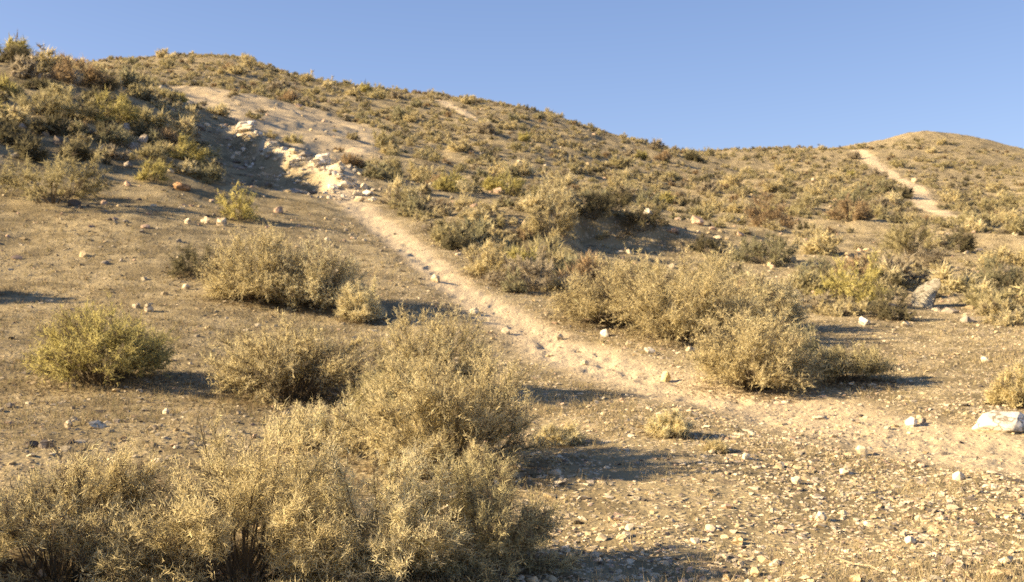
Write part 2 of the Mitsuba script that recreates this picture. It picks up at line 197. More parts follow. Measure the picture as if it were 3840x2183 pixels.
def inside(x, y, poly):
    c = np.zeros(x.shape, bool)
    for (x0, y0), (x1, y1) in zip(poly, np.roll(poly, -1, 0)):
        k = (y0 > y) != (y1 > y)
        c ^= k & (x < (x1 - x0) * (y - y0) / (y1 - y0 + 1e-12) + x0)
    return c

def sstep(a, b, x):
    t = np.clip((x - a) / (b - a), 0, 1)
    return t * t * (3 - 2 * t)

def nz(x, y, f, seed=0, octaves=4):
    return meshkit.fbm(np.stack([x * f, y * f, np.zeros_like(x)], -1), octaves, seed)

# ---------------------------------------------------------------- the ground
def feat(x, y):
    return np.stack([np.arctan2(x, y) * 2.2, np.log(np.hypot(x, y))], -1)
rbf = RBFInterpolator(feat(CONTROL[:, 0], CONTROL[:, 1]), (CONTROL[:, 2] - EYE) / np.hypot(CONTROL[:, 0], CONTROL[:, 1]),
                      kernel='thin_plate_spline', smoothing=2e-4)

def smooth_height(x, y):
    r = np.maximum(np.hypot(x, y), 1e-6); a = np.arctan2(x, y)
    ac = np.clip(a, -1.047, 1.047); rc = np.clip(r, 5.0, 300.0)
    xc, yc = rc * np.sin(ac), rc * np.cos(ac)
    q = np.concatenate([rbf(feat(xc[i:i + 60000], yc[i:i + 60000])) for i in range(0, len(xc), 60000)])
    z = EYE + q * rc
    z0 = z * np.clip(r / 5.0, 0, 1)
    z = np.where(r < 5.0, z0, z)
    w = sstep(1.0, 1.9, np.abs(a))                       # behind the viewer the slope runs gently downhill
    z = z * (1 - w) + (-0.03 * np.minimum(r, 300.0)) * w
    f = sstep(300.0, 900.0, r)
    return z * (1 - f) - 8.0 * f

def features(x, y):
    """track and sand masks: (track distance / half width, hill trail, far trail, sandy 0..1, bank distance, side)"""
    wob = (nz(x, y, 1.3, 5, 3) - 0.5) * 0.8 + (nz(x, y, 4.5, 6, 2) - 0.5) * 0.45
    d1, w1, _, _ = near_line(x, y, TRACK); d2, w2, _, _ = near_line(x, y, HILL_TRAIL); d3, w3, _, _ = near_line(x, y, FAR_TRAIL)
    return (d1 + wob * 0.5) / (w1 / 2), (d2 + wob * 0.3) / (w2 / 2), (d3 + wob * 0.45) / (w3 / 2)

def bank(x, y):
    """signed distance to the foot of the cut bank (positive uphill) and the place along it"""
    a, b = BANK_LINE[0], BANK_LINE[-1]; d = b - a; L = np.hypot(*d)
    al = ((x - a[0]) * d[0] + (y - a[1]) * d[1]) / L ** 2
    s = (d[0] * (y - a[1]) - d[1] * (x - a[0])) / L
    return s + (nz(x, y, 0.35, 61, 3) - 0.5) * 2.4, al

def height(x, y, detail=True):
    x, y = np.broadcast_arrays(np.asarray(x, float), np.asarray(y, float)); sh = x.shape
    x, y = x.ravel(), y.ravel()
    z = smooth_height(x, y)
    if detail:
        r = np.hypot(x, y)
        d1, w1, _, _ = near_line(x, y, TRACK)
        t = np.exp(-(d1 / np.maximum(w1 * 0.6, .1)) ** 2)
        z = z + (nz(x, y, 0.9, 1, 4) - 0.5) * 0.10 * (1 - 0.6 * t) + (nz(x, y, 5.0, 2, 3) - 0.5) * 0.035
        far = sstep(18, 60, r)
        z = z + far * (nz(x, y, 0.16, 3, 4) - 0.5) * 1.1 - 0.07 * t - t * 0.035 * sstep(0.5, 0.75, nz(x, y, 3.2, 91, 2)) + t * 0.03 * (nz(x, y, 7.5, 92, 2) - 0.5)
        s, al = bank(x, y)                               # the cut bank above the gully
        ends = sstep(-0.1, 0.15, al) * (1 - sstep(0.8, 1.1, al))
        z = z + ends * (1.35 * sstep(-0.9, 0.9, s) * np.exp(-np.maximum(s, 0) / 4.0) - 0.6 * np.exp(-((s + 3.0) / 2.0) ** 2))
        # a steep bank on the middle slope, curving round at its left end into a low nose
        nose = 1.1 * sstep(32.5, 35.5, y) * np.exp(-np.maximum(y - 37, 0) / 7) * sstep(-4, 0.5, x) * (1 - sstep(1.7, 2.7, x))
        yb = 36.3 - 0.06 * (x - 2) + (nz(x, y, 0.5, 63, 3) - 0.5) * 0.9
        z = z + nose + np.clip(1.65 - 0.17 * (x - 2), 0, 1.65) * sstep(0, 1.6, y - yb) * np.exp(-np.maximum(y - yb - 1.6, 0) / 7) * sstep(1.5, 2.5, x) * (1 - sstep(7.5, 11, x))
        z = z + far * (nz(x, y, 0.7, 65, 3) - 0.5) * 0.4
    return z.reshape(sh)

ang = np.radians(np.concatenate([np.arange(-180, -44, 4.0), np.arange(-44, -32, 0.6), np.arange(-32, 32, 0.12), np.arange(32, 44, 0.6), np.arange(44, 180.1, 4.0)]))
rad = np.concatenate([[0.02, 0.5, 1.5, 2.5, 3.4], np.exp(np.arange(np.log(4.2), np.log(330), 0.0085)), [360, 420, 520, 700, 1000, 1500, 2500, 4000]])
A, R = np.meshgrid(ang, rad, indexing='ij')
GX, GY = (R * np.sin(A)), (R * np.cos(A))
GZ = height(GX, GY)
na, nr = A.shape
idx = np.arange(na * nr).reshape(na, nr)
quads = np.stack([idx[:-1, :-1], idx[:-1, 1:], idx[1:, 1:], idx[1:, :-1]], -1).reshape(-1, 4)
gv = np.stack([GX, GY, GZ], -1).reshape(-1, 3)
m1, m2, m3 = features(gv[:, 0], gv[:, 1])
sandy = inside(gv[:, 0], gv[:, 1], SANDY).astype(float)
sandy = sandy.reshape(na, nr)
from scipy.ndimage import gaussian_filter
sandy = gaussian_filter(sandy, 3).ravel() * (0.55 + 0.6 * nz(gv[:, 0], gv[:, 1], 0.5, 8, 3))
track_m = np.maximum.reduce([1 - sstep(0.55, 1.5, m1), 1 - sstep(0.5, 1.5, m2), 1 - sstep(0.7, 1.25, m3), 0.95 * np.clip(sandy, 0, 1)])
track_m = track_m * (1 - 0.25 * sstep(1.2, 3.6, gv[:, 0]) * (1 - sstep(20, 30, gv[:, 1])))
sb, al = bank(gv[:, 0], gv[:, 1])
pale = np.exp(-((sb - 0.6) / 0.75) ** 2) * sstep(0.0, 0.12, al) * (1 - sstep(0.75, 0.95, al)) * sstep(0.42, 0.6, nz(gv[:, 0], gv[:, 1], 0.7, 21, 3))
f1x = near_line(gv[:, 0], gv[:, 1], TRACK)
lefty = sstep(0.5, 3.0, f1x[0]) * (f1x[2] < 0) * (1 - sstep(40, 62, np.hypot(gv[:, 0], gv[:, 1])))      # browner soil on the slope left of the track
lefty = lefty * (1 - 0.85 * sstep(-0.30, -0.02, gv[:, 0] / np.maximum(gv[:, 1], 1.0)))
lefty = gaussian_filter(lefty.reshape(na, nr), 4).ravel() * (0.6 + 0.9 * nz(gv[:, 0], gv[:, 1], 0.4, 23, 3))
guv = np.stack([np.clip(track_m, 0, 1), np.where(pale > 0.05, np.clip(pale, 0, 1), -np.clip(lefty, 0, 1))], -1)
qc = quads.mean(1).astype(int)
qm1, qm2, qm3, qr = m1[quads].mean(1), m2[quads].mean(1), m3[quads].mean(1), R.ravel()[quads].mean(1)
which = np.where(qm1 < 1.0, 1, np.where(qm2 < 1.0, 2, np.where(qm3 < 1.0, 3, np.where(qr > 30, 4, 0))))

def soil_parts(p, uv):
    x, y = p.x, p.y
    big = fbm(x * 0.22, y * 0.22, 0.0, 3)
    mid = fbm(x * 1.7, y * 1.7, 3.0, 3)
    d, d2, w = voronoi(x * 11.0, y * 11.0)
    e, e2, w2 = voronoi(x * 3.1 + 7.0, y * 3.1)
    return big, mid, d, w, e, w2

def soil(p, n, uv):
    big, mid, d, w, e, w2 = soil_parts(p, uv)
    sand, pal = uv.x, uv.y
    c = mix((0.42, 0.345, 0.225), (0.58, 0.478, 0.315), smoothstep(0.3, 0.72, big * 0.55 + mid * 0.45))
    c = mix(c, (0.55, 0.455, 0.305), sand * (0.62 + 0.38 * dr.maximum(smoothstep(0.3, 0.65, mid), smoothstep(48.0, 75.0, y))))
    c = mix(c, (0.150, 0.123, 0.080), 0.85 * dr.clip(-pal, 0, 1))
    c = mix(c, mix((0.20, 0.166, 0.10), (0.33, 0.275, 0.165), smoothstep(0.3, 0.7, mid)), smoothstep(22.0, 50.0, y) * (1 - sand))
    c = mix(c, (0.63, 0.56, 0.41), dr.clip(pal, 0, 1))
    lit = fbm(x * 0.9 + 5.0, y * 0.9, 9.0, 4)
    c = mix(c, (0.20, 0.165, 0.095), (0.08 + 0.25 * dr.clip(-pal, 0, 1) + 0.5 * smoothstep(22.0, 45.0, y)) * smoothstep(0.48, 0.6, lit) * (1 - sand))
    stone = (1 - smoothstep(0.22, 0.36, d)) * smoothstep(0.55, 0.62, w) * (1 - 0.75 * sand)
    c = mix(c, mix((0.26, 0.205, 0.14), (0.60, 0.52, 0.37), smoothstep(0.56, 0.7, w)), stone * (0.7 - 0.45 * dr.clip(-pal, 0, 1)))
    stone2 = (1 - smoothstep(0.2, 0.34, e)) * smoothstep(0.6, 0.68, w2) * (1 - 0.9 * sand)
    c = mix(c, mix((0.20, 0.16, 0.11), (0.48, 0.41, 0.28), smoothstep(0.8, 0.97, w2)), stone2 * (0.7 - 0.45 * dr.clip(-pal, 0, 1)))
    return c

def soil_relief(p, n, uv):
    big, mid, d, w, e, w2 = soil_parts(p, uv)
    return (1 - smoothstep(0.1, 0.42, d)) * smoothstep(0.45, 0.6, w) * (1 - 0.6 * uv.x) * 0.9 + 0.5 * fbm(p.x * 30, p.y * 30, 0.0, 2)

scene['soil'] = {'type': 'bumpmap', 'scale': 0.02, 'tex': proc(soil_relief, eps=0.006),
                 'bsdf': {'type': 'diffuse', 'reflectance': proc(soil)}}

def ground_piece(name, sel):
    q = quads[sel]
    f = np.vstack([q[:, [0, 2, 1]], q[:, [0, 3, 2]]])
    used, inv = np.unique(f, return_inverse=True)
    scene[name] = mikit.ply((gv[used], inv.reshape(-1, 3)), 'soil', smooth=True, uv=guv[used])
    tag(name, GROUND_LABELS[name], None, None, 'structure')
GROUND_LABELS = {'ground': 'stony tan desert ground sloping up from the viewer', 'dirt_track': 'pale worn dirt track climbing from the right gravel to the white bank',
                 'hill_trail': 'thin pale trail coming over the skyline of the long hill', 'far_trail': 'wide pale trail running down the right-hand hill from the saddle',
                 'hills': 'scrub-dotted brown hills rising to the skyline'}
for i, nme in ((0, 'ground'), (1, 'dirt_track'), (2, 'hill_trail'), (3, 'far_trail'), (4, 'hills')):
    ground_piece(nme, which == i)

# ---------------------------------------------------------------- plants
scene['leaf'] = {'type': 'principledthin', 'base_color': {'type': 'mesh_attribute', 'name': 'vertex_color'}, 'roughness': 0.7, 'diff_trans': 0.9, 'spec_trans': 0.0, 'eta': 1.3}
scene['wood'] = {'type': 'twosided', 'bsdf': {'type': 'diffuse', 'reflectance': {'type': 'mesh_attribute', 'name': 'vertex_color'}}}
PALETTE = {  # leaf and dry-flower colours
    'straw': [(0.62, 0.54, 0.305), (0.73, 0.64, 0.37), (0.48, 0.42, 0.235)],
    'pale': [(0.69, 0.61, 0.37), (0.77, 0.69, 0.43), (0.56, 0.50, 0.30)],
    'olive': [(0.50, 0.445, 0.245), (0.61, 0.54, 0.30), (0.38, 0.345, 0.19)],
    'yellow': [(0.53, 0.475, 0.19), (0.63, 0.565, 0.235), (0.40, 0.365, 0.145)],
    'green': [(0.37, 0.35, 0.21), (0.46, 0.43, 0.26), (0.27, 0.262, 0.155)],
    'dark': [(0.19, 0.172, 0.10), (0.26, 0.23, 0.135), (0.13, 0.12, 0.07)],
    'rust': [(0.43, 0.325, 0.19), (0.51, 0.39, 0.23), (0.32, 0.245, 0.145)],
    'grey': [(0.44, 0.385, 0.27), (0.52, 0.455, 0.32), (0.32, 0.28, 0.195)],
}

def unit(v):
    return v / np.maximum(np.linalg.norm(v, axis=-1, keepdims=True), 1e-9)

def ribbons(p0, p1, w0, w1, rng):
    """tapered twigs as three-sided prisms; (n,3) ends, (n,) radii"""
    d = unit(p1 - p0)
    s = unit(np.cross(d, rng.normal(size=d.shape))); t = np.cross(d, s)
    vs = []
    for p, w in ((p0, w0), (p1, w1)):
        for k in range(3):
            a = 2 * np.pi * k / 3
            vs.append(p + (s * np.cos(a) + t * np.sin(a)) * w[:, None])
    v = np.stack(vs, 1).reshape(-1, 3)
    f = np.array([[0, 1, 4], [0, 4, 3], [1, 2, 5], [1, 5, 4], [2, 0, 3], [2, 3, 5]])
    return v, (f[None] + (np.arange(len(p0)) * 6)[:, None, None]).reshape(-1, 3)

def bush_mesh(seed, w, h, kind, n_stem, n_twig, n_blade, blade, width, stem_r, upright=0.3, gappy=0.5, skirt=0.12, hollow=0.22, tone=1.0):
    """a shrub: stems fanning out of one root, twigs on the stems, narrow leaves on the twigs. Returns (foliage v, f, colour), (branches v, f, colour)"""
    rng = np.random.default_rng(seed)
    pal = np.minimum(np.array(PALETTE[kind]) * tone * np.array([1.09, 1.095, 1.12]), 0.85)
    az = rng.uniform(0, 2 * np.pi, n_stem); ct = rng.uniform(skirt, 1.0, n_stem); st = np.sqrt(1 - ct * ct)
    d = np.stack([st * np.cos(az), st * np.sin(az), ct], -1)
    lump = meshkit.fbm(d * 2.1 + seed % 97, 3, 11)
    env = 1 / np.sqrt((st / (w / 2)) ** 2 + (ct / h) ** 2) * (1.0 - gappy + 2 * gappy * lump) * rng.uniform(0.70, 1.0, n_stem)
    base = np.stack([np.cos(az), np.sin(az), 0 * az], -1) * (rng.uniform(0, 0.13, n_stem) * w)[:, None]
    tip = d * env[:, None] + base * 0.3
    ctrl = base + (tip - base) * 0.45 + np.array([0, 0, 1.0]) * (upright * env * 0.5 * st)[:, None] + rng.normal(size=(n_stem, 3)) * (0.05 * env)[:, None]

    def curve(t, k=slice(None)):
        t = t[..., None]
        return (1 - t) ** 2 * base[k] + 2 * t * (1 - t) * ctrl[k] + t * t * tip[k]
    segs = 4
    sv, sf, off = [], [], 0
    for i in range(segs):
        t0, t1 = np.full(n_stem, i / segs), np.full(n_stem, (i + 1) / segs)
        v, f = ribbons(curve(t0), curve(t1), stem_r * (1 - 0.8 * t0) * np.ones(n_stem), stem_r * (1 - 0.8 * t1) * np.ones(n_stem), np.random.default_rng(seed + 1))
        sv.append(v); sf.append(f + off); off += len(v)
    # twigs
    k = np.repeat(np.arange(n_stem), n_twig)
    t = rng.uniform(hollow, 1.0, len(k)) ** 0.75
    p = curve(t, k)
    tang = unit(curve(np.minimum(t + 0.05, 1.05), k) - p)
    td = unit(tang + rng.normal(size=p.shape) * 0.62 + np.array([0, 0, 0.22]))
    tl = (0.10 + 0.13 * rng.uniform(size=len(k))) * (h + w * 0.5) * 0.52 * (0.7 + 0.5 * t)
    e = p + td * tl[:, None]
    v, f = ribbons(p, e, np.full(len(k), stem_r * 0.3), np.full(len(k), stem_r * 0.1), rng)
    sv.append(v); sf.append(f + off)
    sv, sf = np.vstack(sv), np.vstack(sf)
    # leaves, none on the dead stems
    alive = rng.uniform(size=n_stem) > 0.09
    j = np.repeat(np.arange(len(k))[alive[k]], n_blade)
    s = rng.uniform(0.05, 1.0, len(j))
    q = p[j] + (e - p)[j] * s[:, None] + rng.normal(size=(len(j), 3)) * 0.008
    bd = unit(td[j] * 0.7 + rng.normal(size=q.shape) * 0.7 + np.array([0, 0, 0.15]))
    bl = blade * rng.uniform(0.5, 1.35, len(j)); bw = width * rng.uniform(0.6, 1.3, len(j))
    side = unit(np.cross(bd, rng.normal(size=q.shape)))
    a = q - side * bw[:, None] / 2; b = q + side * bw[:, None] / 2; c = q + bd * bl[:, None]
    fv = np.stack([a, b, c], 1).reshape(-1, 3)
    ff = np.arange(len(fv)).reshape(-1, 3)
    stem_tone = rng.normal(size=n_stem) * 0.5; twig_tone = rng.normal(size=len(k)) * 0.6
    g = np.clip(0.45 + 0.22 * (stem_tone[k][j] + twig_tone[j] + rng.normal(size=len(j)) * 0.6), 0, 1)
    col = np.where((g < 0.5)[:, None], pal[2] + (pal[0] - pal[2]) * (g * 2)[:, None], pal[0] + (pal[1] - pal[0]) * (g * 2 - 1)[:, None])
    col = col * (1 + 0.10 * rng.normal(size=(len(j), 1)))
    dry = rng.uniform(size=len(k)) < 0.07 + 0.12 * (seed % 3 == 0)                                   # a few bare dead twigs' grey leaves
    col = np.where(dry[j][:, None], np.array([0.20, 0.165, 0.11]), col)
    fc = np.repeat(np.clip(col, 0.01, 0.8), 3, 0)
    fv[:, 2] = np.maximum(fv[:, 2], -0.05)
    sc = np.tile(np.array([0.13, 0.105, 0.07]), (len(sv), 1)) * rng.uniform(0.7, 1.3, (len(sv), 1))
    return (fv, ff, fc), (sv, sf, sc)

def add_mesh(m, mat, **kw):
    return mikit.ply((m[0], m[1]), mat, color=m[2], **kw)

BUSH_XYR = []
rng0 = np.random.default_rng(4)
CATS = {'grass_tuft': 'grass tuft', 'broom_bush': 'bush', 'green_bush': 'bush', 'twiggy_bush': 'bush', 'dry_bush': 'bush'}
ntri = 0
for n, (x, y, w, h, kind, name, label) in enumerate(BUSHES):
    z = float(height(np.array([x]), np.array([y]))[0]) - 0.03
    BUSH_XYR.append((x, y, w * 0.5))
    r = np.hypot(x, y)
    area = w * h
    px = r / 963.0
    if r < 22:
        width = np.clip(px * 0.75, 0.0050, 0.012); blade = np.clip(0.028 + 0.003 * r, 0.043, 0.09)
        count = int(np.clip(5.6 * area / (0.5 * width * blade), 12000, 105000))
        ns = int(np.clip(40 + 30 * area, 44, 110)); nt = 26
    else:
        width = np.clip(px * 0.8, 0.012, 0.045); blade = np.clip(0.006 * r, 0.13, 0.3)
        count = int(np.clip(3.8 * area / (0.5 * width * blade), 1500, 7000))
        ns = 30; nt = 10
    vary = np.random.default_rng(600 + n)
    up, gp = vary.uniform(0.15, 0.5), vary.uniform(0.24, 0.48)
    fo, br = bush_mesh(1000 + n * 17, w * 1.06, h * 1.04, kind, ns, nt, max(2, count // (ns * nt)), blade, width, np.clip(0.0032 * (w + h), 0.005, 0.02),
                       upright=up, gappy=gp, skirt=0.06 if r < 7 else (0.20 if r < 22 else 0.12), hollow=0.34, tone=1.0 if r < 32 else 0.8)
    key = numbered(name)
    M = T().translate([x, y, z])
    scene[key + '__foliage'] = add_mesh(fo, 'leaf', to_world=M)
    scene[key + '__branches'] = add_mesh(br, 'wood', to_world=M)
    ntri += len(fo[1]) + len(br[1])
    tag(key, label or ('straw bush beyond the left edge throwing the shadow below the spur' if y > 10 else 'straw bush beyond the left edge beside the bottom corner bush'), CATS[name])
print('near bush triangles', ntri)

# ---- dead sticks lying on the gravel
for n, (x, y, yaw, L, label) in enumerate([(2.05, 6.05, -0.9, .42, 'bent dry stick lying in the gravel at the bottom'), (2.95, 8.1, 0.7, .5, 'pale dry stick lying in the middle of the gravel'),
                                           (3.9, 7.4, 1.9, .36, 'short dry stick lying in the right gravel'), (-4.3, 11.3, 0.3, .5, 'dry stick lying below the rounded yellow-olive bush')]):
    r_ = np.random.default_rng(40 + n)
    q = np.linspace(0, 1, 6); bend = np.cumsum(r_.normal(size=6) * 0.03)
    px_, py_ = x + np.cos(yaw) * L * q - np.sin(yaw) * bend, y + np.sin(yaw) * L * q + np.cos(yaw) * bend
    pz_ = height(px_, py_) + 0.016 + 0.02 * r_.uniform(0, 1, 6)
    P_ = np.stack([px_, py_, pz_], -1); W_ = 0.009 * (1 - 0.6 * q)
    v1, f1_ = ribbons(P_[:-1], P_[1:], W_[:-1], W_[1:], r_)
    sp = P_[[2, 3]]; v2, f2_ = ribbons(sp, sp + np.array([[.05, .07, .04], [-.04, .09, .05]]), W_[[2, 3]] * .6, W_[[2, 3]] * .3, r_)
    key = numbered('dry_stick')
    vv_ = np.vstack([v1, v2])
    scene[key] = mikit.ply((vv_, np.vstack([f1_, f2_ + len(v1)])), 'wood', color=np.tile(np.array([0.42, 0.35, 0.24]), (len(vv_), 1)))
    tag(key, label, 'stick')

# ---- the hillside's scrub bushes: copies of a few plants
PROTO = []
for i, (kind, w, h) in enumerate([('olive', 1.5, .95), ('olive', 1.3, .9), ('straw', 1.5, .9), ('pale', 1.3, .85), ('green', 1.4, .8), ('dark', 1.3, .85), ('rust', 1.3, .8),
                                  ('grey', 1.4, .65), ('yellow', 1.1, .95), ('straw', 1.2, 1.0), ('green', 1.2, .9), ('dark', 1.5, .8)]):
    fo, br = bush_mesh(5000 + i * 31, w, h, kind, 22, 6, 9, 0.30, 0.055, 0.014, gappy=0.55, tone=0.90)
    scene['bush_kind_%d' % i] = {'type': 'shapegroup', 'plant': {'type': 'ply', **{k: v for k, v in mikit.ply((np.vstack([fo[0], br[0]]), np.vstack([fo[1], br[1] + len(fo[0])])), 'leaf',
                                 color=np.vstack([fo[2], br[2]])).items() if k != 'type'}}}
    PROTO.append((kind, w, h))
SCRUB = []
for i, (kind, w, h) in enumerate([('olive', 1.4, .85), ('straw', 1.5, .8), ('pale', 1.4, .75), ('grey', 1.4, .7), ('green', 1.3, .8), ('dark', 1.3, .8), ('rust', 1.4, .7), ('pale', 1.2, .6), ('olive', 1.5, .6), ('straw', 1.2, .9)]):
    fo, br = bush_mesh(7000 + i * 29, w, h, kind, 14, 4, 10, 0.27, 0.07, 0.014, gappy=0.5, tone=0.76)
    scene['scrub_kind_%d' % i] = {'type': 'shapegroup', 'plant': mikit.ply((np.vstack([fo[0], br[0]]), np.vstack([fo[1], br[1] + len(fo[0])])), 'leaf', color=np.vstack([fo[2], br[2]]))}
KIND_WORD = {'olive': 'olive', 'straw': 'straw-coloured', 'pale': 'pale tan', 'green': 'grey-green', 'dark': 'dark', 'rust': 'rusty brown', 'grey': 'grey twiggy', 'yellow': 'yellow-green'}

def region(x, y):
    r, a = np.hypot(x, y), np.degrees(np.arctan2(x, y))
    if r < 58 and a < -15: return 'on the rocky spur'
    if r < 30: return 'beside the upright slab' if a > 18 else 'on the near slope'
    if a > 20 and r > 62: return 'on the hill beyond the pale trail'
    if a > 9 and r > 78: return 'on the saddle before the pale trail'
    if r > 115: return 'under the peak' if a < -12 else 'under the sloping skyline'
    if r > 82: return 'above the bare sand' if a < -8 else 'below the thin trail'
    if a < -2: return 'above the narrow track'
    if a < 8: return 'uphill of the big dark patch'
    return 'below the saddle' if r > 52 else 'behind the slab and its bushes'

cand_rng = np.random.default_rng(77)
placed = np.array(BUSH_XYR)
def scatter(n, rmin, rmax, smin, smax, power, want, spacing, amax=30.5):
    """random plant spots: density falls as r**-power"""
    out = []
    global placed
    tries = 0
    while len(out) < n and tries < 340:
        tries += 1
        m = 400
        u = cand_rng.uniform(size=m)
        e = 2 - power
        r = (rmin ** e + u * (rmax ** e - rmin ** e)) ** (1 / e)
        a = np.radians(cand_rng.uniform(-amax, amax, m))
        x, y = r * np.sin(a), r * np.cos(a)
        f1, f2, f3 = features(x, y)
        sand = inside(x, y, SANDY)
        d1, _, _, _ = near_line(x, y, TRACK); db = np.abs(bank(x, y)[0]) + 9 * ((bank(x, y)[1] < -0.1) | (bank(x, y)[1] > 1.1))
        dens = nz(x, y, 0.07, 31, 3)
        ok = (f1 > 2.2) & (f2 > 1.6) & (f3 > 1.5) & want(x, y, r, a) & (~sand | (cand_rng.uniform(size=m) < 0.06)) & (dens > cand_rng.uniform(0.25, 0.55, m)) & (db > 2.2)
        for X, Y in zip(x[ok], y[ok]):
            s = cand_rng.uniform(smin, smax)
            dd = np.hypot(placed[:, 0] - X, placed[:, 1] - Y)
            if (dd < (placed[:, 2] + s * 0.5) * spacing).any(): continue
            placed = np.vstack([placed, [X, Y, s * 0.55]])
            out.append((X, Y, s))
            if len(out) >= n: break
    return out

def visible_ground(x, y, r, a):
    return ~((r < 30) & (a > 0.0))
def slope_ok(x, y, r, a):
    deg = np.degrees(a)
    gully = (r > 31) & (r < 60) & (deg > -17) & (deg < -11)
    near_left = ((r < 26) & (deg < 2)) | ((r < 50) & (deg > -17) & (near_line(x, y, TRACK)[2] < 0) & (x < 0))
    near_right = ((r < 24) & (deg >= 2)) | ((r < 37) & (deg < -11))
    return ~gully & ~near_left & ~near_right & ~((np.abs(deg - 23.0) < 3.0) & (r < 29))

spur = scatter(22, 35, 54, 0.6, 1.1, 1.0, lambda x, y, r, a: (np.degrees(a) < -18.5) & (np.degrees(a) > -31), 0.55)
mid = scatter(120, 25, 70, 0.65, 1.25, 1.2, lambda x, y, r, a: slope_ok(x, y, r, a) & ~((x > 1.2) & (x < 9.5) & (y > 29) & (y < 46)), 0.9)
far = scatter(165, 62, 190, 0.9, 1.7, 1.0, lambda x, y, r, a: r > 60, 0.95)
weights = np.array([.15, .09, .15, .10, .10, .04, .06, .10, .05, .10, .04, .02])
pick = np.random.default_rng(9)
allb = [(x, y, s) for x, y, s in spur + mid + far]
zs = height(np.array([b[0] for b in allb]), np.array([b[1] for b in allb]))
def bush_copy(key, x, y, z, s, i, group='bush_kind'):
    scene[key] = {'type': 'instance', 'to_world': T().translate([x, y, z - 0.05]) @ T().rotate([0, 0, 1], float(pick.uniform(0, 360))) @ T().scale([s, s, s * float(pick.uniform(.8, 1.15))]),
                  'shape': {'type': 'ref', 'id': '%s_%d' % (group, i)}}
kin = {}
for c, ((x, y, s), z) in enumerate(zip(allb, zs)):
    i = int(pick.choice(len(PROTO), p=weights / weights.sum())) if c >= len(spur) else int(pick.choice([0, 1, 11, 5, 5, 11, 6, 5, 10, 2]))
    key = numbered('scrub_bush')
    bush_copy(key, x, y, float(z), s, i)
    kin.setdefault((KIND_WORD[PROTO[i][0]], region(x, y)), []).append((np.arctan2(x, y), key))
ORDER = ['leftmost', 'second from the left', 'third from the left', 'fourth from the left', 'fifth from the left', 'sixth from the left', 'seventh from the left', 'eighth from the left', 'ninth from the left', 'tenth from the left', 'eleventh from the left', 'twelfth from the left']
def name_kin(kin, noun, plural, cat):
    for (word, where), members in kin.items():
        members.sort()
        for c, (_, key) in enumerate(members):
            grp = '%s %s %s' % (word, plural, where)
            if len(members) == 1: tag(key, 'only %s %s %s' % (word, noun, where), cat)
            elif len(members) <= 12: tag(key, '%s of the %s %s %s' % (ORDER[c] if c < len(members) - 1 else 'rightmost', word, plural, where), cat, grp)
            else: tag(key, 'small %s %s %s' % (word, noun, where), cat, grp)
name_kin(kin, 'bush', 'bushes', 'bush')
SCRUB_P = np.array([.16, .15, .13, .12, .10, .06, .06, .07, .08, .07]); SCRUB_P /= SCRUB_P.sum()
small = scatter(6500, 27, 195, 0.24, 0.84, 0.85, lambda x, y, r, a: slope_ok(x, y, r, a) & ~((x > 1.2) & (x < 9.5) & (y > 29) & (y < 36.5)), 0.38)
n_far = len(small)
small = small + scatter(600, 24, 62, 0.18, 0.55, 1.2, lambda x, y, r, a: (np.degrees(a) > -9) & slope_ok(x, y, r, a) & ~((x > 1.2) & (x < 9.5) & (y > 29) & (y < 36.0)), 0.3)
zs = height(np.array([b[0] for b in small]), np.array([b[1] for b in small]))
for k, ((x, y, s), z) in enumerate(zip(small, zs)):
    i = int(pick.choice(len(SCRUB_P), p=SCRUB_P)) if k < n_far else int(pick.choice([1, 2, 2, 3, 7, 7, 9]))
    bush_copy('low_scrub__%03d' % (k + 1), x, y, float(z), s, i, 'scrub_kind')
tag('low_scrub', 'low scrub covering the hills between the larger bushes', None, None, 'stuff')
print('bushes', len(mid), len(far), 'scrub', len(small))

# ---- dry grass: sparse blades on the near slopes and in tufts
def grass(n, seed):
    r_ = np.random.default_rng(seed)
    r = np.exp(r_.uniform(np.log(4.6), np.log(44), n)); a = np.radians(r_.uniform(-33, 33, n))
    x, y = r * np.sin(a), r * np.cos(a)
    f1, _, _ = features(x, y)
    dens = nz(x, y, 0.55, 41, 3)
    lean = np.where(x < 0.25 * y - 1.5, 0.50, 0.64)
    keep = (f1 > 1.3) & (dens > lean + 0.12 * r_.normal(size=n))
    x, y, r = x[keep], y[keep], r[keep]
    m = 7
    X = np.repeat(x, m) + r_.normal(size=len(x) * m) * 0.035; Y = np.repeat(y, m) + r_.normal(size=len(x) * m) * 0.035
    rr = np.repeat(r, m)
    Z = np.repeat(height(x, y), m) - 0.01
    L = r_.uniform(0.04, 0.13, len(X)) * np.repeat(r_.uniform(0.5, 1.3, len(x)), m)
    W = np.clip(rr / 963 * 0.8, 0.004, 0.02)
    d = unit(np.stack([r_.normal(size=len(X)) * .5, r_.normal(size=len(X)) * .5, np.ones(len(X))], -1))
    q = np.stack([X, Y, Z], -1); s = unit(np.cross(d, r_.normal(size=d.shape)))
    v = np.stack([q - s * W[:, None] / 2, q + s * W[:, None] / 2, q + d * L[:, None]], 1).reshape(-1, 3)
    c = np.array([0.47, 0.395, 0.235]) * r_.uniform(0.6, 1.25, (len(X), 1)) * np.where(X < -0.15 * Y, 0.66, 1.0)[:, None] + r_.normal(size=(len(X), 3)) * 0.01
    return v, np.arange(len(v)).reshape(-1, 3), np.repeat(np.clip(c, .02, .6), 3, 0)
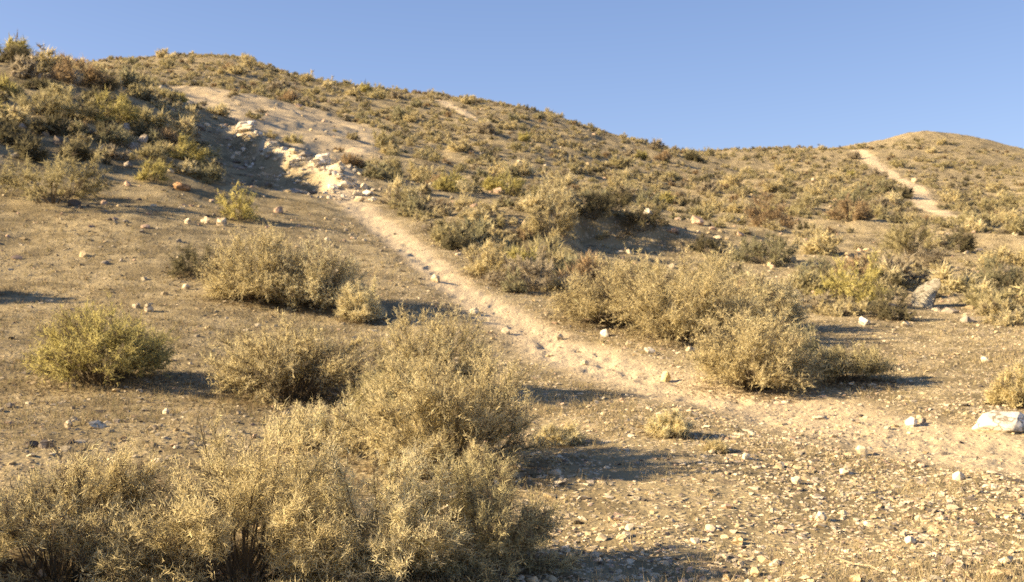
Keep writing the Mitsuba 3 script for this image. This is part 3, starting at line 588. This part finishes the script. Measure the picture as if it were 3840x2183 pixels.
def litter(seed):
    r_ = np.random.default_rng(seed); out = []
    for (x, y, w, h, kind, name, label) in BUSHES:
        if np.hypot(x, y) > 27: continue
        m = int(np.clip(900 * w, 250, 1800))
        a = r_.uniform(0, 6.283, m); q = w * 0.62 * np.sqrt(r_.uniform(0, 1, m)) * r_.uniform(0.6, 1.15, m)
        out.append(np.stack([x + q * np.cos(a), y + q * np.sin(a)], -1))
    xy = np.vstack(out); n = len(xy)
    p = np.stack([xy[:, 0], xy[:, 1], height(xy[:, 0], xy[:, 1]) + 0.006], -1)
    d = unit(np.stack([r_.normal(size=n), r_.normal(size=n), r_.normal(size=n) * 0.25], -1)); s = unit(np.cross(d, np.array([0, 0, 1.0])))
    L = r_.uniform(0.025, 0.10, n)[:, None]; W = (0.006 + 0.0005 * np.hypot(xy[:, 0], xy[:, 1]))[:, None]
    v = np.stack([p - s * W, p + s * W, p + d * L], 1).reshape(-1, 3)
    c = np.array([0.20, 0.155, 0.095]) * r_.uniform(0.6, 1.7, (n, 1))
    return v, np.arange(3 * n).reshape(-1, 3), np.repeat(c, 3, 0)
scene['leaf_litter'] = add_mesh(litter(8), 'leaf')
tag('leaf_litter', 'fallen twigs and dry leaves under the bushes', None, None, 'stuff')
g = grass(34000, 3)
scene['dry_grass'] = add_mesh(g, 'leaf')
tag('dry_grass', 'short sparse dry grass on the slopes', None, None, 'stuff')
print('grass', len(g[1]))

# ---------------------------------------------------------------- stones
def stone_shape(seed, n=14, flat=0.7):
    r_ = np.random.default_rng(seed)
    p = unit(r_.normal(size=(n, 3))) * r_.uniform(0.8, 1.1, (n, 1)) * np.array([1, r_.uniform(.65, .95), flat])
    hull = ConvexHull(p)
    v = p[hull.vertices]; remap = -np.ones(len(p), int); remap[hull.vertices] = np.arange(len(hull.vertices))
    f = remap[hull.simplices]
    c = v.mean(0)
    nrm = np.cross(v[f[:, 1]] - v[f[:, 0]], v[f[:, 2]] - v[f[:, 0]])
    flip = ((v[f].mean(1) - c) * nrm).sum(1) < 0
    f[flip] = f[flip][:, ::-1]
    v = v - c
    return v / np.abs(v[:, 0]).max(), f
SHAPES = [stone_shape(i, 20, 0.55 + 0.06 * (i % 5)) for i in range(16)]
scene['pebble'] = {'type': 'diffuse', 'reflectance': {'type': 'mesh_attribute', 'name': 'vertex_color'}}
STONE = {'pale': (0.60, 0.52, 0.375), 'white': (0.66, 0.62, 0.53), 'pink': (0.50, 0.37, 0.27), 'grey': (0.33, 0.29, 0.235), 'dark': (0.15, 0.13, 0.11), 'flat': (0.56, 0.49, 0.36),
         'orange': (0.36, 0.23, 0.13), 'yellow': (0.55, 0.45, 0.24), 'slab': (0.30, 0.28, 0.225), 'tan': (0.50, 0.405, 0.25)}
STONE_WORD = {'flat': 'flat-topped cream', 'pale': 'pale cream', 'white': 'white', 'pink': 'pinkish', 'grey': 'grey', 'dark': 'dark', 'tan': 'tan'}

def rock_tex(p, n, uv):
    c = fbm(p.x * 14, p.y * 14, p.z * 14, 4); s = noise(p.x * 3.3, p.y * 3.3, p.z * 3.3)
    crack = dr.abs(fbm(p.x * 6 + 3, p.y * 6, p.z * 9, 3) - 0.5)
    return (c * 0.65 + s * 0.35) * (0.35 + 0.65 * smoothstep(0.0, 0.045, crack))
for k, col in STONE.items():
    def fn(p, n, uv, col=col):
        t = rock_tex(p, n, uv)
        return mix(tuple(0.42 * q * m for q, m in zip(col, (1.05, .97, .85))), tuple(min(0.86, 1.2 * q) for q in col), smoothstep(0.18, 0.58, t))
    scene['rock_' + k] = {'type': 'diffuse', 'reflectance': proc(fn)}

def rock_mesh(seed, w, h, depth=None, sub=2, rough=0.16):
    """an angular field rock: a hull of random points, subdivided and roughened"""
    import trimesh
    v, f = stone_shape(seed, 22, 0.85)
    m = trimesh.Trimesh(v, f, process=True)
    for _ in range(sub): m = m.subdivide()
    v = np.array(m.vertices)
    v = v * (1 + rough * (meshkit.fbm(v * 2.2 + seed, 4, 3) - 0.5)[:, None])
    ext = np.ptp(v, axis=0)
    v = v / ext * np.array([w, depth or w * 0.8, h * 1.35])
    v[:, 2] += h * 1.35 * 0.5 - h * 0.35 - v[:, 2].min() * 0 
    v[:, 2] -= (v[:, 2].max() - h)
    return v, np.array(m.faces)

ROCK_CAT = lambda w: 'boulder' if w > 0.45 else ('rock' if w > 0.2 else 'stone')
for n, (x, y, w, h, kind, label) in enumerate(ROCKS):
    z = float(height(np.array([x]), np.array([y]))[0])
    if kind == 'slab': continue
    v, f = rock_mesh(300 + n * 7, w, h, sub=2 if w < 0.3 else 3)
    key = numbered(ROCK_CAT(w))
    scene[key] = mikit.ply((v, f), 'rock_' + kind, smooth=35, to_world=T().translate([x, y, z]) @ T().rotate([0, 0, 1], float((n * 37) % 50 - 25)))
    tag(key, label, ROCK_CAT(w))

def slab():
    import trimesh
    from shapely.geometry import Polygon
    x, y, w, h, kind, label = ROCKS[0]
    pts = np.array([(-.34, -.15), (-.40, .14), (-.36, .40), (-.20, .60), (.06, .76), (.26, .86), (.38, .82), (.38, .60), (.27, .30), (.20, .0), (.18, -.16)])
    m = trimesh.creation.extrude_polygon(Polygon(pts), 0.22, engine='earcut')
    for _ in range(3): m = m.subdivide()
    v = np.array(m.vertices)[:, [0, 2, 1]] * np.array([1, -1, 1.0])
    edge = np.abs(v[:, 1] + 0.11) / 0.11
    v[:, :] += (meshkit.fbm(v * 6, 3, 5)[:, None] - 0.5) * 0.09
    v[:, 1] += 0.25 * v[:, 2]
    f = np.array(m.faces)
    z = float(height(np.array([x]), np.array([y]))[0])
    scene['standing_rock'] = mikit.ply((v, f), 'rock_slab', smooth=30, to_world=T().translate([x, y, z]) @ T().rotate([0, 0, 1], -28) @ T().scale(0.88))
    tag('standing_rock', label, 'rock')
slab()

rb = np.random.default_rng(71)
BA, BD = BANK_LINE[0], BANK_LINE[-1] - BANK_LINE[0]
BN = np.array([-BD[1], BD[0]]) / np.hypot(*BD)
def bank_point(al, s):
    p = BA + BD * al
    q = np.array([p + BN * t for t in np.linspace(-4, 4, 81)])
    sv = bank(q[:, 0], q[:, 1])[0]
    return q[int(np.argmin(np.abs(sv - s)))]
OUTCROPS = [(0.14, 0.3, 1.6, .85, 'white', 'bright white outcrop at the upper end of the cut bank'), (0.17, -0.5, .7, .5, 'pale', 'cream block leaning under the upper white outcrop'),
            (0.21, 0.7, .8, .55, 'white', 'pale block right of the upper white outcrop'), (0.40, 0.2, .95, .55, 'pale', 'cream outcrop in the upper middle of the cut bank'),
            (0.47, -0.3, .6, .35, 'pale', 'low cream block below the middle of the cut bank'), (0.55, 0.3, .9, .5, 'pale', 'cream outcrop in the lower middle of the cut bank'),
            (0.66, 0.0, .6, .4, 'white', 'small white block between the cut bank outcrops'), (0.76, 0.2, 1.15, .8, 'white', 'tall white outcrop at the lower end of the cut bank'),
            (0.80, -0.4, .55, .45, 'pale', 'cream block at the foot of the tall white outcrop'), (0.86, 0.3, .6, .35, 'pale', 'cream block where the cut bank meets the track')]
for n, (al, s, w, h, kind, label) in enumerate(OUTCROPS):
    x, y = bank_point(al, s + 0.5); z = float(height(np.array([x]), np.array([y]))[0])
    v, f = rock_mesh(900 + n * 5, w * 0.85, h * 0.72, sub=3, rough=0.9)
    v[:, 2] += 0.12 * v[:, 0]
    key = numbered('rock_outcrop')
    scene[key] = mikit.ply((v, f), 'rock_' + kind, smooth=30, to_world=T().translate([x, y, z - 0.14]) @ T().rotate([0, 0, 1], float(rb.uniform(-70, 70))))
    tag(key, label, 'rock')
# rubble on the gully floor and along the bank: the larger pieces singly, the rest together
RUB = []
for c in range(520):
    al = rb.uniform(-0.05, 1.1)
    s = rb.normal() * 0.9 + 0.5 if rb.uniform() < 0.45 else rb.uniform(-6.0, 0.0)
    x, y = BA + BD * al + BN * s
    RUB.append((x, y, min(0.07 * np.exp(abs(rb.normal()) * 0.75), 0.34), s))
RUB.sort(key=lambda q: -q[2])
rz = height(np.array([q[0] for q in RUB]), np.array([q[1] for q in RUB]))
rub_v, rub_f, rub_c, off = [], [], [], 0
rub_ply = {}
for c, ((x, y, w, s), z) in enumerate(zip(RUB, rz)):
    tone = ('white', 'pale', 'pale', 'grey', 'flat')[int(rb.integers(5))] if s > -1.2 else ('grey', 'pale', 'grey', 'dark', 'tan')[int(rb.integers(5))]
    sh = int(rb.integers(len(SHAPES)))
    M = T().translate([float(x), float(y), float(z) + w * 0.15]) @ T().rotate([0, 0, 1], float(rb.uniform(0, 360))) @ T().rotate([1, 0, 0], float(rb.uniform(-25, 25))) @ T().scale([w, w, w * 0.9])
    if c < 70:
        if (tone, sh) not in rub_ply: rub_ply[tone, sh] = mikit.ply(SHAPES[sh], 'rock_' + tone)
        key = numbered('rubble_rock')
        scene[key] = {**rub_ply[tone, sh], 'to_world': M}
        where = 'on the sunlit foot of the cut bank' if s > -1.2 else 'on the shaded gully floor'
        word = {'flat': 'flat cream', 'pale': 'cream', 'white': 'white', 'grey': 'grey', 'dark': 'dark', 'tan': 'tan'}[tone]
        tag(key, '%s angular rock lying %s' % (word, where), 'rock', '%s rocks %s' % (word, where))
    else:
        m = np.array(M.matrix); v = SHAPES[sh][0] @ m[:3, :3].T + m[:3, 3]
        rub_v.append(v); rub_f.append(SHAPES[sh][1] + off); off += len(v); rub_c.append(np.tile(np.array(STONE[tone]) * rb.uniform(.8, 1.15), (len(v), 1)))
scene['rubble'] = mikit.ply((np.vstack(rub_v), np.vstack(rub_f)), 'pebble', color=np.vstack(rub_c))
tag('rubble', 'small broken rock strewn over the gully and bank', None, None, 'stuff')

# stones showing between the scrub of the hills
hr = np.random.default_rng(88)
hrr = np.exp(hr.uniform(np.log(24), np.log(150), 2600)); hra = np.radians(hr.uniform(-30, 30, 2600))
hx, hy = hrr * np.sin(hra), hrr * np.cos(hra)
keep = (nz(hx, hy, 0.12, 71, 3) > hr.uniform(0.3, 0.6, 2600)) & (features(hx, hy)[0] > 1.3)
hx, hy, hrr = hx[keep], hy[keep], hrr[keep]; hz = height(hx, hy)
hv, hf, hc, off = [], [], [], 0
for x, y, z, r in zip(hx, hy, hz, hrr):
    sv, sf = SHAPES[int(hr.integers(len(SHAPES)))]
    w = min(0.05 * np.exp(abs(hr.normal()) * 0.6), 0.22) * (0.7 + r / 80)
    q = hr.uniform(0, 6.28); cq, sq = np.cos(q), np.sin(q)
    hv.append(np.stack([sv[:, 0] * cq - sv[:, 1] * sq, sv[:, 0] * sq + sv[:, 1] * cq, sv[:, 2]], -1) * w + [x, y, z + w * 0.15])
    hf.append(sf + off); off += len(sv)
    hc.append(np.tile(np.array(STONE[('pale', 'tan', 'grey', 'tan', 'pink', 'dark')[int(hr.integers(6))]]) * hr.uniform(0.7, 1.05), (len(sv), 1)))
scene['hill_stones'] = mikit.ply((np.vstack(hv), np.vstack(hf)), 'pebble', color=np.vstack(hc))
tag('hill_stones', 'stones showing between the scrub on the hills', None, None, 'stuff')

# loose stones: the largest singly, the rest as gravel
def gravel_spots(n, seed):
    r_ = np.random.default_rng(seed)
    r = np.exp(r_.uniform(np.log(4.6), np.log(34), n)); a = np.radians(r_.uniform(-32, 32, n))
    x, y = r * np.sin(a), r * np.cos(a)
    f1, _, _ = features(x, y)
    cl = nz(x, y, 0.8, 51, 3)
    right = sstep(-0.2, 0.35, x / y + (0.15 - 0.02 * np.minimum(y, 20)))
    verge = np.exp(-((f1 - 1.7) / 0.8) ** 2)
    dens = 0.26 + 0.55 * right * cl * 1.5 + 0.5 * verge
    dens = np.where(f1 < 1.15, 0.11 + 0.34 * sstep(1.2, 3.5, x), dens)
    keep = r_.uniform(size=n) < dens * (0.3 + 1.4 * cl ** 1.5)
    x, y, r = x[keep], y[keep], r[keep]
    s = np.minimum(0.0090 * np.exp(np.abs(r_.normal(size=len(x))) * 0.68), 0.05) * (0.8 + 0.024 * r)
    left = (x < -0.12 * y) & (r > 9)
    s = s * np.where(left, r_.uniform(0.9, 1.6, len(x)), 1.0)
    return x, y, r, s
gx, gy, gr, gs = gravel_spots(105000, 12)
gz = height(gx, gy)
big_ones = np.argsort(-(gs / gr))
rs = np.random.default_rng(55)
okb = [i for i in big_ones if not ((np.hypot(placed[:65, 0] - gx[i], placed[:65, 1] - gy[i]) < placed[:65, 2]).any())]
single = okb[:200]
tones = ['pale', 'tan', 'tan', 'pale', 'pink', 'tan', 'grey', 'pale', 'flat', 'tan', 'pale', 'dark']

def stone_region(x, y):
    a = np.degrees(np.arctan2(x, y)); f1 = features(np.array([x]), np.array([y]))[0][0]
    r = np.hypot(x, y)
    if f1 < 2.2 and r > 9: return 'lying along the dirt track'
    if a > 3 and r < 10: return 'lying in the gravel of the lower right'
    if a > 3: return 'lying on the slope right of the track'
    return 'lying on the left slope among the bushes'
def stone_xf(i):
    return T().translate([float(gx[i]), float(gy[i]), float(gz[i]) + float(gs[i]) * 0.12]) @ T().rotate([0, 0, 1], float(rs.uniform(0, 360))) @ T().rotate([1, 0, 0], float(rs.uniform(-18, 18))) @ T().scale(float(gs[i]))
plys = {}
for c, i in enumerate(single):
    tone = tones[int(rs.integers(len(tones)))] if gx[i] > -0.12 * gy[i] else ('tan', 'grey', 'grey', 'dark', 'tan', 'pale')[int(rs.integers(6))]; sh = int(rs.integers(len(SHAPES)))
    if (tone, sh) not in plys: plys[tone, sh] = mikit.ply(SHAPES[sh], 'rock_' + tone)
    key = numbered('loose_stone')
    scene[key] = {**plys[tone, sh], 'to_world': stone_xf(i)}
    lab = '%s small stone %s' % (STONE_WORD[tone], stone_region(gx[i], gy[i]))
    tag(key, lab, 'stone', lab.replace('small stone', 'stones'))
rest = np.setdiff1d(np.arange(len(gx)), single)
SMALL = [stone_shape(i + 50, 10, 0.62) for i in range(12)]
vv, ff, cc, off = [], [], [], 0
sel = rs.integers(len(SMALL), size=len(rest)); yaw = rs.uniform(0, 6.28, len(rest))
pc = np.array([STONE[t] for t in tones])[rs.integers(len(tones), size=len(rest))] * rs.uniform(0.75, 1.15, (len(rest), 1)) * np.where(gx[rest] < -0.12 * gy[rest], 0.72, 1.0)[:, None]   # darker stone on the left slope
for k, (sv, sf) in enumerate(SMALL):
    ii = rest[sel == k]; ya = yaw[sel == k]
    c, s = np.cos(ya)[:, None], np.sin(ya)[:, None]
    X = sv[None, :, 0] * c - sv[None, :, 1] * s; Y = sv[None, :, 0] * s + sv[None, :, 1] * c
    P = np.stack([X, Y, np.broadcast_to(sv[None, :, 2], X.shape)], -1) * gs[ii][:, None, None] + np.stack([gx[ii], gy[ii], gz[ii] + gs[ii] * (rs.uniform(-0.3, 0.2, len(ii)))], -1)[:, None]
    vv.append(P.reshape(-1, 3)); ff.append((sf[None] + (np.arange(len(ii)) * len(sv))[:, None, None]).reshape(-1, 3) + off); off += len(ii) * len(sv)
    cc.append(np.repeat(pc[sel == k], len(sv), 0))
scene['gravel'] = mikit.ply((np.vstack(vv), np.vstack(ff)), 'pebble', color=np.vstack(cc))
tag('gravel', 'loose gravel and pebbles strewn over the ground', None, None, 'stuff')
print('gravel', len(rest), sum(len(f) for f in ff), 'ground', len(quads) * 2)
